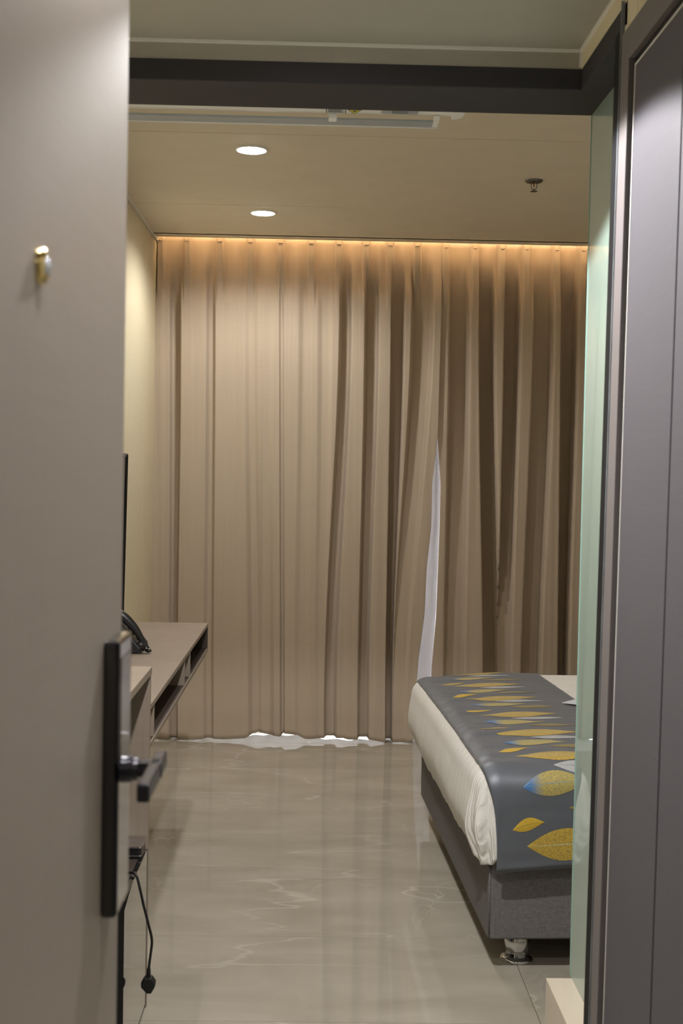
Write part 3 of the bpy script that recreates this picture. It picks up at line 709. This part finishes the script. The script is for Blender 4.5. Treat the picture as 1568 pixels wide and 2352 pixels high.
sp_ = axis_pts(S0, S1, [(S0, .1)], .01, .04); tp_ = axis_pts(T0, T1, [(T0, .06), (TY1 - TY0 - .06, T1)], .01, .025)
for s in sp_:
    for t in tp_: mb.v.append(bw(*duvet_pt(s, t)))
nT = len(tp_)
for i in range(len(sp_) - 1):
    for j in range(nT - 1):
        def oo(s, t): return math.hypot(-min(s, 0), -min(t, 0) if t < 0 else max(0, t - (TY1 - TY0)))
        c4 = [oo(sp_[i + a], tp_[j + b]) for a in (0, 1) for b in (0, 1)]
        if min(c4) >= DL + .02: continue
        a = i * nT + j; mb.f.append((a, a + 1, a + nT + 1, a + nT))
dv = mk('duvet', mb, mWhite, None, smooth=True, org=bw(1, .8, .45))
tag(dv, 'white cable-patterned duvet covering the bed mattress', 'duvet')
so = dv.modifiers.new('thick', 'SOLIDIFY'); so.thickness = .012; so.offset = -1
mt = mk('mattress', rot_mb(MB().prism(rrect(BL / 2 + .02, BWD / 2, BL / 2 - .05, BWD / 2 - .04, .05, 5), 'Z', .326, .565)), mWhite, bed, .02)
# runner
RS0, RS1 = -.048, .445
RT0, RT1 = -.338, TY1 - TY0 + .30
def run_pt(s, t, extra=0):
    off = .0065 + extra
    # drape: hem left edge leans in slightly
    s2 = s
    if t < 0: s2 = s + .055 * (-t) * (1 - sm((s + .05) / .5))
    p, nrm, o = surf(s2, t, 0)
    # numerical normal
    e = .004; pa, _, _ = surf(s2 + e, t, 0); pb, _, _ = surf(s2, t + e, 0)
    n = (pa - p).cross(pb - p)
    n = n.normalized() if n.length > 1e-9 else Vector((0, 0, 1))
    if n.z < -.2: n = -n
    wr = .0085 * noise.noise((s * 5 + t * 4, t * 22, 2)) * math.exp(-((s - .04) / .10) ** 2) + .0015 * noise.noise((s * 6, t * 40, 4))
    if t < 0:
        o2 = -t; z_ = p.z
        # below the mattress drop the cloth hangs straight
        if o2 > DL: z_ = surf(s2, -DL, 0)[0].z - (o2 - DL)
        p = Vector((p.x, p.y - .010 * sm(o2 / .1), z_))
        if o2 > RR_: wr *= .4
        z_h = .010 * (s / .45) * sm(o2 / .33); p.z += z_h
    return p + n * (off + max(-.0035, wr))
mb = MB(); rs = [lerp(RS0, RS1, i / 60) for i in range(61)]
rt = axis_pts(RT0, RT1, [(RT0, .1), (TY1 - TY0 - .1, RT1)], .008, .012)
for s in rs:
    for t in rt: mb.v.append(bw(*run_pt(s, t)))
nT = len(rt)
for i in range(60):
    for j in range(nT - 1):
        a = i * nT + j; mb.f.append((a, a + 1, a + nT + 1, a + nT))
rn = mk('bed_runner', mb, mSatin, None, smooth=True, org=bw(.2, .7, .6))
tag(rn, 'grey satin bed runner with gold and silver leaves across the bed foot', 'bed runner')
so = rn.modifiers.new('thick', 'SOLIDIFY'); so.thickness = .0035; so.offset = -1
def leaf(u0, L, v, wd, mat, bend=0.0, tilt=0.0):
    """u0: left tip measured from the runner's left edge; v measured from the near hem"""
    mb = MB(); nu, nv = 26, 8; uvs = []
    for i in range(nu + 1):
        a = i / nu
        wv = wd / 2 * (math.sin(PI * a ** .88) ** 1.12 if 0 < a < 1 else 0) * 1.0
        for j in range(nv + 1):
            b = j / nv * 2 - 1
            s = RS0 + u0 + a * L; t = RT0 + v + bend * math.sin(PI * a) + tilt * a + b * wv
            s = min(s, RS1 - .003)
            p = run_pt(s, t, .0008 + .0012 * (1 - b * b) * (1 if 0 < i < nu else 0))
            mb.v.append(bw(*p)); uvs.append((a, j / nv))
    for i in range(nu):
        for j in range(nv):
            q = i * (nv + 1) + j; mb.f.append((q, q + 1, q + nv + 2, q + nv + 1))
    c = Vector(mb.v[len(mb.v) // 2])
    o = mk('embroidered_leaf', mb, mat, rn, smooth=True, org=c)
    ul = o.data.uv_layers.new(name='UVMap')
    for lp_ in o.data.loops: ul.data[lp_.index].uv = uvs[lp_.vertex_index]
    o['label'] = {'gold_leaf_thread': 'large gold leaf', 'bright_gold_thread': 'small bright gold leaf', 'silver_leaf_thread': 'silver grey leaf',
                  'blue_tipped_thread': 'gold leaf with blue tip', 'olive_gold_thread': 'dull olive gold leaf'}[mat.name]
for k in range(7):
    v = .128 + .300 * k
    if v > RT1 - RT0 - .05: break
    leaf(.070, .092, v, .037, mGoldB, .006, .016 if k == 0 else .028)
    leaf(.110, .250, v - .048, .092, mGold, -.003, .0 if k == 0 else -.030)
    leaf(.232, .150, v + .052, .040, mDarkG, 0, -.022)
    leaf(.102, .190, v + .116, .066, mBlueG, .004, .006 if k == 0 else -.018)
    leaf(.200, .165, v + .172, .042, mSilver, .002, -.026)
# card on runner
cx, cy = .335, .80
card = mk('card', MB().add([bw(.386, .786, .622), bw(.47, .71, .624), bw(.62, .77, .624), bw(.49, .89, .623), bw(.386, .786, .6232), bw(.47, .71, .6252), bw(.62, .77, .6252), bw(.49, .89, .6242)],
         [(0, 3, 2, 1), (4, 5, 6, 7), (0, 1, 5, 4), (1, 2, 6, 5), (2, 3, 7, 6), (3, 0, 4, 7)]), mCard, None, org=bw(.4, .8, .624))
tag(card, 'white card with pointed corner lying on the bed runner', 'card')

# chair beyond the bed, its rail peeping past the glass
ch = thing('chair', (1.5, 5.95, 0), 'dark chair whose rounded rail end shows beside the glass before the curtain', 'chair')
mk('back_rail', MB().tube([(1.286, 5.9, .94), (1.291, 5.9, .94), (1.308, 5.9, .94), (1.58, 5.89, .94), (1.84, 5.9, .94), (1.857, 5.9, .94), (1.865, 5.9, .94)], [.012, .030, .037, .037, .037, .03, .012], 18), mChair, ch, smooth=True)
for x_ in (1.47, 1.69):
    mk('back_post', MB().tube([(x_, 5.9, .93), (x_, 5.93, .45), (x_, 5.9, 0)], .016, 12), mChair, ch, smooth=True)
    mk('leg', MB().tube([(x_, 6.20, .43), (x_, 6.22, 0)], [.018, .013], 12), mChair, ch, smooth=True)
mk('seat', MB().prism(rrect(1.58, 6.07, .14, .15, .04), 'Z', .43, .46), mChair, ch, .005)
